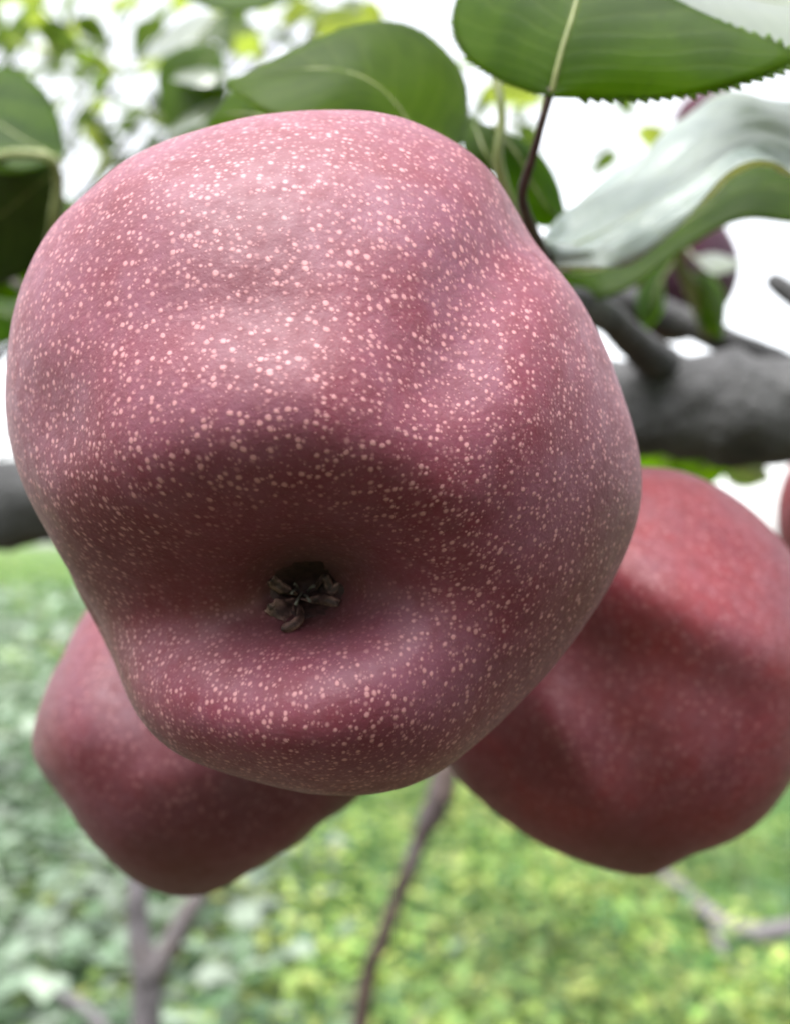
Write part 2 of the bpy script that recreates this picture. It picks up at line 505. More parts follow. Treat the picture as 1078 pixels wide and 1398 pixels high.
def build_pear(outline, centre, depth, Hf, Hb, relief, neck, calyx, mat, nphi=130, nth=288, cal_r=105.0, cav_r=42.0, power=1.0, flat_back=0.45):
    """Lumpy fruit: radius by direction from its outline, front bulge Hf, tapering to a neck behind.
    relief(q) gives the height in metres of the swellings and hollows of the near side at sighted places q."""
    o = np.array(outline, float) - np.array(centre)
    tang = np.arctan2(-o[:, 1], o[:, 0]); trad = np.hypot(o[:, 0], o[:, 1])
    s = np.argsort(tang); tang, trad = tang[s], trad[s]
    NT_ = 360
    grid = np.linspace(-math.pi, math.pi, NT_, endpoint=False)
    target = np.interp(grid, np.concatenate([tang - 2 * math.pi, tang, tang + 2 * math.pi]), np.tile(trad, 3))
    ker = np.exp(-np.linspace(-2, 2, 13) ** 2); ker /= ker.sum()
    target = np.convolve(np.concatenate([target[-6:], target, target[:6]]), ker, 'valid')
    kw = np.exp(-np.linspace(-2, 2, 31) ** 2); kw /= kw.sum()
    R = target / F * depth
    C = P(centre[0], centre[1], depth)
    ph = np.linspace(0, math.pi, nphi + 1)[1:-1]
    th = np.linspace(-math.pi, math.pi, nth, endpoint=False)
    PH, TH = np.meshgrid(ph, th, indexing='ij')
    PH, TH = PH.ravel(), TH.ravel()
    PHa = np.concatenate([PH, [0.0, math.pi]]); THa = np.concatenate([TH, [0.0, 0.0]])
    cosp, sinp = np.cos(PHa), np.sin(PHa)
    right, back, up = RX[:, 0], RX[:, 1], RX[:, 2]

    def make(Rg):
        Rt = np.interp(THa, np.append(grid, math.pi), np.append(Rg, Rg[0]))
        big = np.ones(91) / 91
        sm = np.convolve(np.concatenate([Rg[-45:], Rg, Rg[:45]]), big, 'valid')
        St = np.interp(THa, np.append(grid, math.pi), np.append(sm, sm[0]))
        Rt = St + (Rt - St) * sinp ** 4                     # the outline's corners soften away from the rim
        rho = sinp ** power
        bk = np.clip(-cosp, 0, 1)
        x, z = Rt * rho * np.cos(THa), Rt * rho * np.sin(THa)
        shrink = 1 - flat_back * bk ** 2 * (1 - bk * 0.3)
        x, z = x * shrink + neck[0] * bk ** 1.6, z * shrink + neck[1] * bk ** 1.6
        y = np.where(cosp > 0, -Hf * cosp, -Hb * cosp)
        v = C + np.outer(x, right) + np.outer(y, back) + np.outer(z, up)
        q, _ = proj(v)
        wgt = np.clip(cosp / 0.36, 0, 1); wgt = wgt * wgt * (3 - 2 * wgt)
        return v + np.outer(-relief(q) * wgt, back)

    for _ in range(5):
        v = make(R)
        q, _ = proj(v)
        e = q - np.array(centre)
        a = np.arctan2(-e[:, 1], e[:, 0]); rr = np.hypot(e[:, 0], e[:, 1])
        b = ((a + math.pi) / (2 * math.pi) * 72).astype(int) % 72
        mx = np.zeros(72)
        np.maximum.at(mx, b, rr)
        m2 = np.interp(grid, np.linspace(-math.pi, math.pi, 72, endpoint=False) + math.pi / 72, mx, period=2 * math.pi)
        k = np.clip(target / m2, 0.85, 1.15)
        k = np.convolve(np.concatenate([k[-15:], k, k[:15]]), kw, 'valid')
        R = R * k
    v = make(R)
    # fine unevenness of the skin
    q, dep = proj(v)
    cdir = v - C
    nrm = cdir / np.linalg.norm(cdir, axis=1)[:, None]
    lump = np.array([mnoise.noise(Vector(p * 55)) * 0.00045 + mnoise.noise(Vector(p * 140)) * 0.00015 for p in v])
    v = v + nrm * lump[:, None]
    faces = []
    K = nphi - 1
    for i in range(K - 1):
        for j in range(nth):
            j2 = (j + 1) % nth
            faces.append((i * nth + j, (i + 1) * nth + j, (i + 1) * nth + j2, i * nth + j2))
    a0, a1 = K * nth, K * nth + 1
    for j in range(nth):
        faces.append((a0, j, (j + 1) % nth))
        faces.append((a1, (K - 1) * nth + (j + 1) % nth, (K - 1) * nth + j))
    me = mesh('skin', v, faces)
    # skin coordinates: the place on the fruit in metres, drawn tighter round the calyx and on the right flank
    q, dep = proj(v)
    front = cosp > 0.05
    sk = v - C
    for (cx, cy, gain, rad) in ((calyx[0], calyx[1], 0.45, 0.022), (centre[0] + 270, centre[1] + 20, 0.28, 0.024)):
        ic = int(np.argmin(np.where(front, np.hypot(q[:, 0] - cx, q[:, 1] - cy), 9e9)))
        du = sk - sk[ic]
        rr = np.linalg.norm(du, axis=1)
        sk = sk[ic] + du * (1 + gain * np.exp(-(rr / rad) ** 2))[:, None]
    attr(me, 'skin_uv', 'FLOAT_VECTOR', sk)
    e = q - np.array(calyx[:2])
    ex = np.where(e[:, 0] < 0, e[:, 0] / 1.75, e[:, 0] / 1.15)
    ey = np.where(e[:, 1] > 0, e[:, 1] / 0.62, e[:, 1] / 1.0)
    near = np.exp(-((np.hypot(ex, ey) / cal_r) ** 2)) * front
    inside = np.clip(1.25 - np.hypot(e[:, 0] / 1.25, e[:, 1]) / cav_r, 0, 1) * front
    attr(me, 'calyx_near', 'FLOAT', near)
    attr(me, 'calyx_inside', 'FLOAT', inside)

    def surf(px, py):
        d2 = np.where(front, (q[:, 0] - px) ** 2 + (q[:, 1] - py) ** 2, 9e9)
        idx = np.argsort(d2)[:4]
        return float(np.mean(dep[idx]))
    back_pole = v[a1]
    return me, C, surf, back_pole


def G(q, cx, cy, sx, sy, amp, ang=0.0):
    dx, dy = q[:, 0] - cx, q[:, 1] - cy
    c, s = math.cos(ang), math.sin(ang)
    u, w = dx * c + dy * s, -dx * s + dy * c
    return amp * np.exp(-0.5 * ((u / sx) ** 2 + (w / sy) ** 2))


def crease(q, knots, s_lo, s_hi, axis=0):
    """A furrow following smooth knots (position, course, depth) along x (axis 0) or y (axis 1), its two banks unlike."""
    k = np.array(knots, float)
    fine = spline(k, 200)
    fine = fine[np.argsort(fine[:, 0])]
    t, w = q[:, axis], q[:, 1 - axis]
    ker = np.ones(15) / 15
    pad = lambda a: np.convolve(np.concatenate([np.full(7, a[0]), a, np.full(7, a[-1])]), ker, 'valid')
    c = np.interp(t, fine[:, 0], pad(fine[:, 1]))
    amp = np.interp(t, fine[:, 0], pad(fine[:, 2]))
    d = w - c
    sg = np.where(d < 0, s_lo, s_hi)
    return amp * np.exp(-0.5 * (d / sg) ** 2)


def relief_main(q):
    h = np.zeros(len(q))
    h += crease(q, [(0, 660, 0.0), (90, 640, 0.0012), (200, 612, 0.0032), (330, 582, 0.0044), (440, 580, 0.0044), (530, 612, 0.0034), (610, 670, 0.0018), (690, 740, 0.0)], 95, 86)                    # the brow over the calyx
    h += G(q, 250, 290, 130, 110, 0.0015)
    h += G(q, 330, 425, 130, 38, -0.0005)
    h -= crease(q, [(0, 860, 0.0045), (110, 845, 0.0074), (230, 838, 0.0092), (380, 824, 0.0115), (470, 818, 0.0104), (540, 812, 0.0070), (620, 800, 0.0024), (720, 780, 0.0)], 82, 60)
    h += G(q, 420, 1022, 200, 74, 0.0088)                    # lower lip
    h += G(q, 520, 905, 60, 40, 0.0012)
    h -= G(q, 330, 905, 40, 45, 0.0014)
    h -= crease(q, [(200, 770, 0.0012), (300, 722, 0.0028), (400, 662, 0.0026), (520, 606, 0.0022), (600, 590, 0.0009), (680, 590, 0.0)], 58, 66, 1)
    h += G(q, 690, 600, 85, 110, 0.0022)                    # right lobe
    h -= G(q, 72, 580, 36, 48, 0.0014)
    h += G(q, 215, 200, 60, 26, -0.0012)
    h -= G(q, 416, 806, 52, 40, 0.0082)                     # calyx pit
    h += G(q, 370, 845, 22, 18, 0.0010)
    return h


OUT_MAIN = [(460, 152), (510, 153), (560, 165), (610, 185), (650, 210), (685, 245), (710, 285), (730, 330), (760, 365), (795, 410),
            (820, 460), (845, 520), (862, 570), (872, 610), (876, 650), (872, 700), (858, 750), (835, 805), (800, 855), (760, 905),
            (715, 955), (665, 1005), (620, 1045), (570, 1070), (510, 1083), (450, 1085), (390, 1077), (330, 1062), (270, 1045), (220, 1018),
            (185, 985), (165, 950), (150, 910), (138, 870), (122, 835), (98, 790), (70, 740), (40, 690), (20, 640), (8, 580), (4, 520),
            (8, 450), (20, 400), (45, 345), (85, 290), (130, 250), (180, 210), (225, 188), (280, 175), (340, 160), (400, 153)]
OUT_RIGHT = [(880, 637), (930, 645), (980, 665), (1030, 700), (1075, 748), (1105, 810), (1118, 880), (1115, 960), (1100, 1030), (1065, 1090),
             (1020, 1135), (975, 1157), (935, 1173), (900, 1192), (868, 1199), (840, 1192), (790, 1177), (740, 1155), (690, 1122), (650, 1090),
             (620, 1062), (595, 1010), (585, 950), (590, 880), (610, 800), (650, 730), (720, 675), (800, 645)]
OUT_LEFT = [(118, 830), (90, 880), (65, 930), (45, 990), (42, 1020), (55, 1055), (85, 1095), (110, 1130), (140, 1165), (175, 1200), (205, 1217),
            (250, 1228), (290, 1222), (310, 1213), (350, 1188), (400, 1155), (450, 1120), (490, 1093), (520, 1040), (530, 960), (500, 870),
            (430, 790), (340, 750), (240, 745), (160, 780)]


def relief_right(q):
    h = np.zeros(len(q))
    h += G(q, 890, 800, 150, 42, 0.0052, 0.55)
    h -= crease(q, [(560, 850, 0.002), (700, 872, 0.0028), (800, 898, 0.0030), (880, 930, 0.0022), (960, 960, 0.0014), (1060, 985, 0.0)], 42, 66)
    h += G(q, 755, 1000, 38, 90, 0.0036, -0.5)
    h -= G(q, 850, 1020, 42, 100, 0.0026, -0.4)
    h += G(q, 940, 960, 60, 120, 0.0012, -0.4)
    return h


def relief_left(q):
    h = np.zeros(len(q))
    h += G(q, 90, 990, 45, 60, 0.0030)
    h -= crease(q, [(780, 140, 0.0012), (880, 160, 0.0022), (970, 195, 0.0016), (1060, 240, 0.0)], 38, 44, 1)
    h += G(q, 240, 1090, 90, 60, 0.002)
    return h


def pear_thing(outline, centre, depth, Hf, Hb, relief, neck, calyx, mat, label, group=None, stem_to=None, **kw):
    me, C, surf, bp = build_pear(outline, centre, depth, Hf, Hb, relief, neck, calyx, mat, **kw)
    e = empty('pear', C, label, 'pear', group)
    link('skin', me, mat, e)
    if stem_to is not None:
        bp = np.array(bp)
        st = np.array(stem_to)
        d = (bp - C) / np.linalg.norm(bp - C)
        pts = [bp - d * 0.004, bp + d * 0.006, (bp + st) / 2 + d * 0.004, st]
        link('stem', tube_mesh('stem', pts, [0.0026, 0.0021, 0.0018, 0.0024], 16, 10, 0.12, 300), M_STEM, e)
    return e, C, surf, bp


SPUR = P(770, 415, 0.262)
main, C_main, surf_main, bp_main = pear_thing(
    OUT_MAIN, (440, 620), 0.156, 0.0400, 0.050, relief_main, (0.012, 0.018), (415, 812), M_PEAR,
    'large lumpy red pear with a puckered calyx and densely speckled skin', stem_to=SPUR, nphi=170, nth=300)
right, C_right, _, bp_right = pear_thing(
    OUT_RIGHT, (850, 915), 0.222, 0.0350, 0.036, relief_right, (-0.004, 0.026), (868, 1188), M_PEAR2,
    'red pear with a diagonal fold, tucked under the thick branch', stem_to=SPUR + np.array([0.002, 0.004, -0.004]), cal_r=60, cav_r=1)
left, C_left, _, bp_left = pear_thing(
    OUT_LEFT, (290, 985), 0.226, 0.0350, 0.036, relief_left, (0.014, 0.024), (255, 1215), M_PEAR4,
    'dark crimson pear narrowing to a blunt end above the forked sapling', stem_to=SPUR + np.array([-0.003, 0.003, -0.006]), cal_r=60, cav_r=1)


def round_outline(cx, cy, r, k=1.1):
    return [(cx + r * math.cos(a) * (1 + 0.05 * math.sin(2 * a + 1)), cy - r * math.sin(a) * k * (1 - 0.04 * math.cos(3 * a))) for a in np.linspace(0, 2 * math.pi, 24, endpoint=False)]


ZERO = lambda q: np.zeros(len(q))
P4 = P(1225, 560, 0.42)
pear_thing(round_outline(1196, 700, 132), (1196, 700), 0.43, 0.034, 0.034, ZERO, (0.0, 0.03), (1190, 835), M_PEAR2,
           'pear hanging directly below the thick grey branch, mostly hidden', stem_to=P4, nphi=60, nth=90, cal_r=40, cav_r=1)
P5, P6 = P(905, 418, 0.50), P(985, 60, 0.70)
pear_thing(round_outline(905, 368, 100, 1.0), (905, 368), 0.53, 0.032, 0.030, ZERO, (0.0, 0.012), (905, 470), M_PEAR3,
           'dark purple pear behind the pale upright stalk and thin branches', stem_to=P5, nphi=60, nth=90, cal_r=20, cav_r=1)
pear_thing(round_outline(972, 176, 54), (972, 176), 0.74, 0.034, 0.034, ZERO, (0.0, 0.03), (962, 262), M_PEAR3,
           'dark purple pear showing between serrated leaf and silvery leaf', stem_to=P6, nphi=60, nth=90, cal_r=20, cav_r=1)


# the dried calyx of the big pear: withered pointed sepals and a few stamens in a shallow pit
def mat_sepal():
    t = NT('dried_sepal')
    rim = t.attr('rim').outputs['Fac']
    geo = t.new('ShaderNodeTexCoord').outputs['Object']
    n = t.noise(geo, 900, 5, 0.7)
    c = t.mix(t.ramp(n, 0.3, 0.7), (0.016, 0.006, 0.006), (0.050, 0.020, 0.019))
    c = t.mix(t.math('MULTIPLY', rim, t.ramp(n, 0.35, 0.6)), c, (0.33, 0.19, 0.16))
    s_ = t.pbsdf(Base_Color=c, Roughness=0.6, Specular_IOR_Level=0.4, Normal=t.bump(n, 0.6, 0.0004))
    t.l.new(s_, t.out.inputs[0])
    return t.m


M_SEP = mat_sepal()


def sepal(pts, width, cup, parent, seed):
    """A dry pointed blade curling along pts (px, py, lift in mm), hollowed across by cup, with a torn margin."""
    n, m = 22, 7
    pts = [(414 + (x - 414) * 0.86, 814 + (y - 814) * 0.86, l) for (x, y, l) in pts]
    c = spline([P(x, y, surf_main(x, y) - l * 0.00070) for (x, y, l) in pts], n)
    tan = np.gradient(c, axis=0); tan /= np.linalg.norm(tan, axis=1)[:, None]
    verts, faces, rim = [], [], []
    for i in range(n):
        t_ = i / (n - 1)
        w = width * 0.5 * (0.35 + 0.65 * math.sin(math.pi * min(1, 0.25 + t_ * 0.75)) ** 0.8) * (1 - t_ ** 4 * 0.75)
        a = np.cross(tan[i], RX[:, 1]); a /= np.linalg.norm(a)
        b = np.cross(a, tan[i])
        for j in range(m):
            v = j / (m - 1) * 2 - 1
            tear = 1 + 0.28 * mnoise.noise(Vector((t_ * 7, v * 2, seed * 3.7))) * abs(v)
            p = c[i] + a * v * w * tear - b * (cup * w * (1 - v * v)) + b * 0.00025 * mnoise.noise(Vector((t_ * 5, v * 2.5, seed + 0.5)))
            verts.append(p); rim.append(abs(v) ** 1.6)
    for i in range(n - 1):
        for j in range(m - 1):
            faces.append((i * m + j, i * m + j + 1, (i + 1) * m + j + 1, (i + 1) * m + j))
    me = mesh('sepal', verts, faces)
    attr(me, 'rim', 'FLOAT', rim)
    o = link('sepal', me, M_SEP, parent)
    so = o.modifiers.new('thickness', 'SOLIDIFY'); so.thickness = 0.00022; so.offset = 0
    return o


cal_pts = P(415, 806, surf_main(415, 806))
disc_v, disc_f = [cal_pts - RX[:, 1] * 0.0006], []
RINGS = ((9, 0.1), (19, 0.2), (30, 0.4), (42, 0.2), (56, -0.9))
for rI, (rr_, lf) in enumerate(RINGS):
    for j in range(40):
        a = 2 * math.pi * j / 40
        wv = 1 + 0.30 * mnoise.noise(Vector((math.cos(a) * 1.7, math.sin(a) * 1.7, 4.4)))
        x, y = 415 + rr_ * 1.08 * wv * math.cos(a), 808 - rr_ * 0.84 * wv * math.sin(a)
        wob = 0.7 * mnoise.noise(Vector((math.cos(a) * 2.5, math.sin(a) * 2.5, rI * 0.9)))
        disc_v.append(P(x, y, surf_main(x, y) - (lf + wob) * 0.001))
for j in range(40):
    disc_f.append((0, 1 + j, 1 + (j + 1) % 40))
for i in range(len(RINGS) - 1):
    for j in range(40):
        j2 = (j + 1) % 40
        disc_f.append((1 + i * 40 + j, 1 + (i + 1) * 40 + j, 1 + (i + 1) * 40 + j2, 1 + i * 40 + j2))
me = mesh('calyx', disc_v, disc_f)
attr(me, 'rim', 'FLOAT', np.zeros(len(disc_v)))
calyx = link('calyx', me, M_SEP, main)
sepal([(472, 826, 0.3), (458, 822, 1.3), (444, 819, 1.9), (428, 820, 1.9), (412, 818, 1.2)], 0.0011, 0.9, calyx, 1)
sepal([(474, 796, 0.0), (460, 806, 1.3), (455, 796, 2.0), (450, 784, 2.0), (441, 790, 1.6), (434, 804, 0.8)], 0.0010, 0.8, calyx, 2)
sepal([(364, 850, 0.2), (376, 840, 1.2), (390, 830, 1.4), (402, 818, 0.8)], 0.0030, -0.3, calyx, 3)
sepal([(384, 866, 0.4), (394, 862, 1.4), (407, 853, 1.9), (410, 838, 1.8), (404, 820, 1.0)], 0.0011, 0.9, calyx, 6)
sepal([(362, 786, 0.0), (374, 797, 0.9), (388, 804, 1.7), (405, 811, 1.2)], 0.0013, 0.6, calyx, 4)
for k, (x0, y0, x1, y1) in enumerate(((404, 806, 398, 811), (412, 810, 404, 826), (420, 808, 430, 800), (416, 812, 424, 822), (408, 804, 402, 797))):
    link('stamen', tube_mesh('stamen', [P(x0, y0, surf_main(x0, y0) - 0.0008), P((x0 + x1) / 2, (y0 + y1) / 2 - 2, surf_main(x1, y1) - 0.0027), P(x1, y1, surf_main(x1, y1) - 0.0030)],
                             [0.00016, 0.00013, 0.00022], 10, 6), M_SEPAL_EDGE, calyx)

# ------------------------------------------------------------------ the pear tree: limbs
TRUNK = np.array([1.35, 0.62, 0.0])
tree = empty('pear_tree', TRUNK, 'pear tree with a thick grey lichen coloured branch and broad serrated leaves', 'tree')
trunk_pts = [TRUNK + np.array(v) for v in ((0, 0, -0.1), (0.01, 0, 0.5), (-0.02, 0.02, 1.1), (0.03, 0.05, 1.8), (0.0, 0.1, 2.6), (-0.1, 0.1, 3.3))]
link('trunk', tube_mesh('trunk', trunk_pts, [0.085, 0.07, 0.065, 0.05, 0.032, 0.012], 40, 18, 0.12, 12), M_BARK, tree)
R0 = TRUNK + np.array([0.0, 0.02, 1.12])
BR = [R0, P(1700, 470, 0.47), P(1350, 510, 0.415), P(1078, 560, 0.385), P(960, 556, 0.385), P(870, 560, 0.395), P(600, 610, 0.43), P(300, 656, 0.47), P(20, 690, 0.50), P(-260, 700, 0.56), P(-700, 640, 0.66)]
link('branch', tube_mesh('branch', BR, [0.045, 0.030, 0.021, 0.0178, 0.0176, 0.0175, 0.0185, 0.0190, 0.0196, 0.018, 0.006], 190, 26, 0.24, 48,
                         knots=((0.36, 0.08, 0.02),)), M_BARK, tree)


def twig(pts, radii, mat=None, n=24, rough=0.15, rs=160, knots=(), name='twig', parent=None):
    return link(name, tube_mesh(name, pts, radii, n, 10, rough, rs, knots), mat or M_TWIG, parent or tree)


# side branches by the spur
twig([P(905, 500, 0.385), P(868, 470, 0.36), P(830, 435, 0.325), P(790, 415, 0.28), SPUR, P(752, 392, 0.25)], [0.0075, 0.0058, 0.0046, 0.0040, 0.0040, 0.0028], M_BARK, 40, 0.14, 90, name='branch')
twig([P(1300, 560, 0.42), P(1130, 520, 0.45), P(1000, 470, 0.47), P(900, 425, 0.48), P(840, 402, 0.49), P(760, 370, 0.52)], [0.007, 0.0062, 0.0060, 0.0062, 0.0058, 0.004], M_BARK, 40, 0.14, 90, name='branch')
twig([P(1240, 580, 0.42), P(1130, 450, 0.44), P(1090, 412, 0.45), P(1060, 388, 0.455), P(1050, 380, 0.457)], [0.006, 0.0055, 0.0045, 0.0040, 0.0030], M_BARK, 24, 0.14, 90, name='branch')
# the thin brown shoot climbing from the spur past the top of the pear
twig([SPUR, P(745, 360, 0.225), P(722, 305, 0.20), P(712, 265, 0.188), P(726, 215, 0.18), P(738, 170, 0.176), P(752, 120, 0.174)],
     [0.0024, 0.0016, 0.0011, 0.00085, 0.0007, 0.00065, 0.0006], None, 40)
twig([P(745, 360, 0.227), P(706, 300, 0.215), P(680, 225, 0.21), P(684, 160, 0.21), P(676, 105, 0.212), P(660, 60, 0.215), P(640, 35, 0.22)],
     [0.0014, 0.0012, 0.0011, 0.0009, 0.0008, 0.0007, 0.0006], M_PET, 36)
# pale upright stalk on the thin branch, pale hooked stalk at the far side
twig([P(968, 455, 0.47), P(955, 425, 0.46), P(940, 385, 0.45), P(925, 350, 0.44), P(930, 310, 0.43)], [0.0034, 0.0030, 0.0028, 0.0022, 0.0016], M_PET, 20)
twig([P(70, 330, 0.33), P(74, 300, 0.32), P(80, 255, 0.315), P(74, 222, 0.31), P(50, 211, 0.31), P(0, 214, 0.315), P(-90, 250, 0.33)],
     [0.0017, 0.0016, 0.0015, 0.0014, 0.0013, 0.0013, 0.0016], M_PET, 36)
twig([P(-90, 250, 0.33), P(-140, 380, 0.40), P(-120, 520, 0.47), P(-60, 640, 0.505)], [0.0016, 0.0025, 0.0035, 0.0045], M_TWIG, 24)
twig([P(-60, 640, 0.50), P(-40, 480, 0.44), P(0, 385, 0.40), P(40, 400, 0.36)], [0.003, 0.0022, 0.0018, 0.0012], M_TWIG, 24)


# ------------------------------------------------------------------ leaves
def leaf_net(rows, mat=None, n=44, m=17, serr=(0.0, 0.0), camber=0.0, parent=None, petiole=None, teeth=34, wave=0.0006, rib=0.00042, streak=0.0):
    """A leaf from stations base to tip, each (left edge, midrib, right edge) as sighted points with distance."""
    Lw = np.array([P(*r[0]) for r in rows]); Mw = np.array([P(*r[1]) for r in rows]); Rw = np.array([P(*r[2]) for r in rows])
    Ls, Ms, Rs = spline(Lw, n), spline(Mw, n), spline(Rw, n)
    verts, uv = [], []
    for i in range(n):
        s = i / (n - 1)
        ac = Rs[i] - Ls[i]
        tn = Ms[min(i + 1, n - 1)] - Ms[max(i - 1, 0)]
        nn = np.cross(ac, tn); ln = np.linalg.norm(nn); nn = nn / ln if ln > 1e-12 else RX[:, 1]
        for j in range(m):
            v = (j / (m - 1)) * 2 - 1
            E = Ls[i] if v < 0 else Rs[i]
            a = abs(v)
            q = Ms[i] + (E - Ms[i]) * a
            q = q + nn * (camber * 4 * a * (1 - a))
            q = q + nn * wave * mnoise.noise(Vector((s * 5 + rows[0][1][0], v * 2, rows[0][1][1]))) * a
            if streak:
                q = q + nn * streak * (mnoise.noise(Vector((s * 2.2, v * 5.0, 1.7))) + 0.6 * mnoise.noise(Vector((s * 6.0, v * 9.0 - s * 4, 8.3)))) * min(1, a * 3)
            q = q + nn * 0.00014 * math.sin((s * 11 - a * 3.2) * 2 * math.pi) * a * (1 - a) * 2
            verts.append(q); uv.append((s, v, 0))
    faces = [(i * m + j, i * m + j + 1, (i + 1) * m + j + 1, (i + 1) * m + j) for i in range(n - 1) for j in range(m - 1)]
    # marginal teeth, pointing towards the tip
    cen = (Ls.mean(0) + Ms.mean(0) + Rs.mean(0)) / 3
    for side, E, amp in ((0, Ls, serr[0]), (m - 1, Rs, serr[1])):
        if not amp:
            continue
        # resample the margin finely and add one small triangle per tooth
        fine = spline(E, teeth * 2 + 1)
        for k in range(2, teeth - 1):
            a, b, c_ = fine[2 * k], fine[2 * k + 1], fine[min(2 * k + 2, len(fine) - 1)]
            mid = spline(Ms, teeth * 2 + 1)[2 * k + 1]
            al = c_ - a; ll = np.linalg.norm(al)
            if ll < 1e-6:
                continue
            out = b - mid
            out = out / (np.linalg.norm(out) + 1e-9) + 1.5 * (b - cen) / (np.linalg.norm(b - cen) + 1e-9)
            out -= al * (out @ al) / (ll * ll); out /= (np.linalg.norm(out) + 1e-9)
            if out @ (b - cen) < 0:
                out = -out
            tip = c_ - al * 0.05 + out * amp * (0.55 + 0.6 * random.random())
            i0 = len(verts)
            inn = (a + c_) / 2 - out * amp * 0.6
            verts += [a, tip, c_, inn]
            s = k / teeth
            uv += [(s, 1.0, 0)] * 4
            faces += [(i0, i0 + 1, i0 + 3), (i0 + 1, i0 + 2, i0 + 3)]
    me = mesh('leaf', verts, faces)
    attr(me, 'leaf_uv', 'FLOAT_VECTOR', uv)
    o = link('leaf', me, mat or M_LEAF, parent or tree)
    so = o.modifiers.new('thickness', 'SOLIDIFY'); so.thickness = 0.00028; so.offset = 0
    r = np.linspace(rib, rib * 0.2, 8)
    mr = tube_mesh('midrib', spline(Ms, 8), r, 24, 8)
    link('midrib', mr, M_PET, o)
    if petiole:
        pts = [Ms[0]] + [P(*p) for p in petiole]
        link('petiole', tube_mesh('petiole', pts, [rib] * (len(pts)), 16, 8, 0.05, 200), M_PET, o)
    return o


# 1 dark broad leaf behind the top of the pear
leaf_net([((606, 240, .205), (600, 240, .205), (594, 240, .205)),
          ((500, 215, .200), (566, 184, .208), (634, 180, .222)),
          ((440, 185, .196), (522, 122, .206), (628, 98, .230)),
          ((395, 172, .194), (468, 98, .204), (560, 36, .226)),
          ((350, 150, .196), (405, 96, .206), (468, 40, .218)),
          ((315, 122, .204), (335, 115, .208), (352, 100, .212)),
          ((312, 118, .208), (312, 118, .208), (312, 118, .208))], serr=(0, 0.0005), camber=0.0012, petiole=[(640, 300, .215), (690, 350, .225), (745, 362, .228)])
# bright leaf edge beside it
leaf_net([((430, 190, .232), (430, 190, .232), (430, 190, .232)), ((370, 200, .24), (380, 165, .232), (385, 125, .238)), ((310, 195, .25), (325, 155, .242), (335, 112, .245)),
          ((285, 165, .252), (285, 165, .252), (285, 165, .252))], n=24, m=11)
# 2 big serrated leaf at the top
leaf_net([((753, 132, .174), (753, 130, .174), (755, 132, .174)),
          ((690, 112, .182), (760, 95, .173), (880, 135, .170)),
          ((634, 74, .190), (772, 50, .173), (1000, 116, .166)),
          ((618, 18, .196), (785, 8, .174), (1085, 78, .166)),
          ((660, -60, .20), (798, -45, .177), (980, 30, .172)),
          ((740, -130, .20), (812, -110, .182), (880, -12, .180)),
          ((825, -170, .19), (825, -170, .19), (825, -170, .19))], serr=(0.0006, 0.0013), camber=0.0008, n=60, m=25, teeth=46, rib=0.0006)
# 3 silvery leaf surfaces above it
leaf_net([((905, -60, .230), (890, -40, .215), (860, -30, .205)), ((980, -110, .27), (960, -20, .225), (930, 25, .205)), ((1080, -110, .275), (1040, 0, .228), (1030, 62, .208)),
          ((1180, -60, .27), (1150, 20, .23), (1130, 85, .21)), ((1260, 60, .24), (1260, 60, .24), (1260, 60, .24))], M_LEAFG, camber=0.001)
leaf_net([((800, -20, .235), (795, -10, .225), (790, 8, .215)), ((740, -60, .26), (735, -12, .228), (730, 38, .210)), ((680, -50, .26), (680, -5, .23), (680, 34, .214)),
          ((628, 10, .235), (628, 12, .235), (628, 14, .235))], M_LEAFG, n=24, m=13)
# 4 the twisted leaf with painted sky sheen and the green one hanging close beneath it
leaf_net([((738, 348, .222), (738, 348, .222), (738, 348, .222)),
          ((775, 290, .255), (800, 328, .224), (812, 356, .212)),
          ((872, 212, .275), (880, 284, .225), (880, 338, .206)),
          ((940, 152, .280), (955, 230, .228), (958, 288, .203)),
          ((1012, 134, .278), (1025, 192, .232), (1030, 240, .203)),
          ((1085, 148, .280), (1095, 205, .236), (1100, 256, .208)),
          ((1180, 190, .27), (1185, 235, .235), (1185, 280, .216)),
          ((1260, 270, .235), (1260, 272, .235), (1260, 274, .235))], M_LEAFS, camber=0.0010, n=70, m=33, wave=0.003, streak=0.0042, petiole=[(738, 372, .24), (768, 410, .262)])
leaf_net([((752, 372, .262), (752, 372, .262), (752, 372, .262)),
          ((800, 330, .298), (800, 372, .288), (800, 408, .278)),
          ((870, 300, .306), (862, 350, .294), (858, 394, .282)),
          ((950, 250, .308), (940, 300, .296), (935, 338, .284)),
          ((1030, 215, .308), (1020, 258, .296), (1015, 300, .284)),
          ((1110, 220, .308), (1110, 262, .296), (1105, 304, .284)),
          ((1200, 270, .295), (1200, 270, .295), (1200, 270, .295))], M_LEAF, camber=0.0008, n=50, m=17, petiole=[(756, 395, .262), (768, 412, .264)])
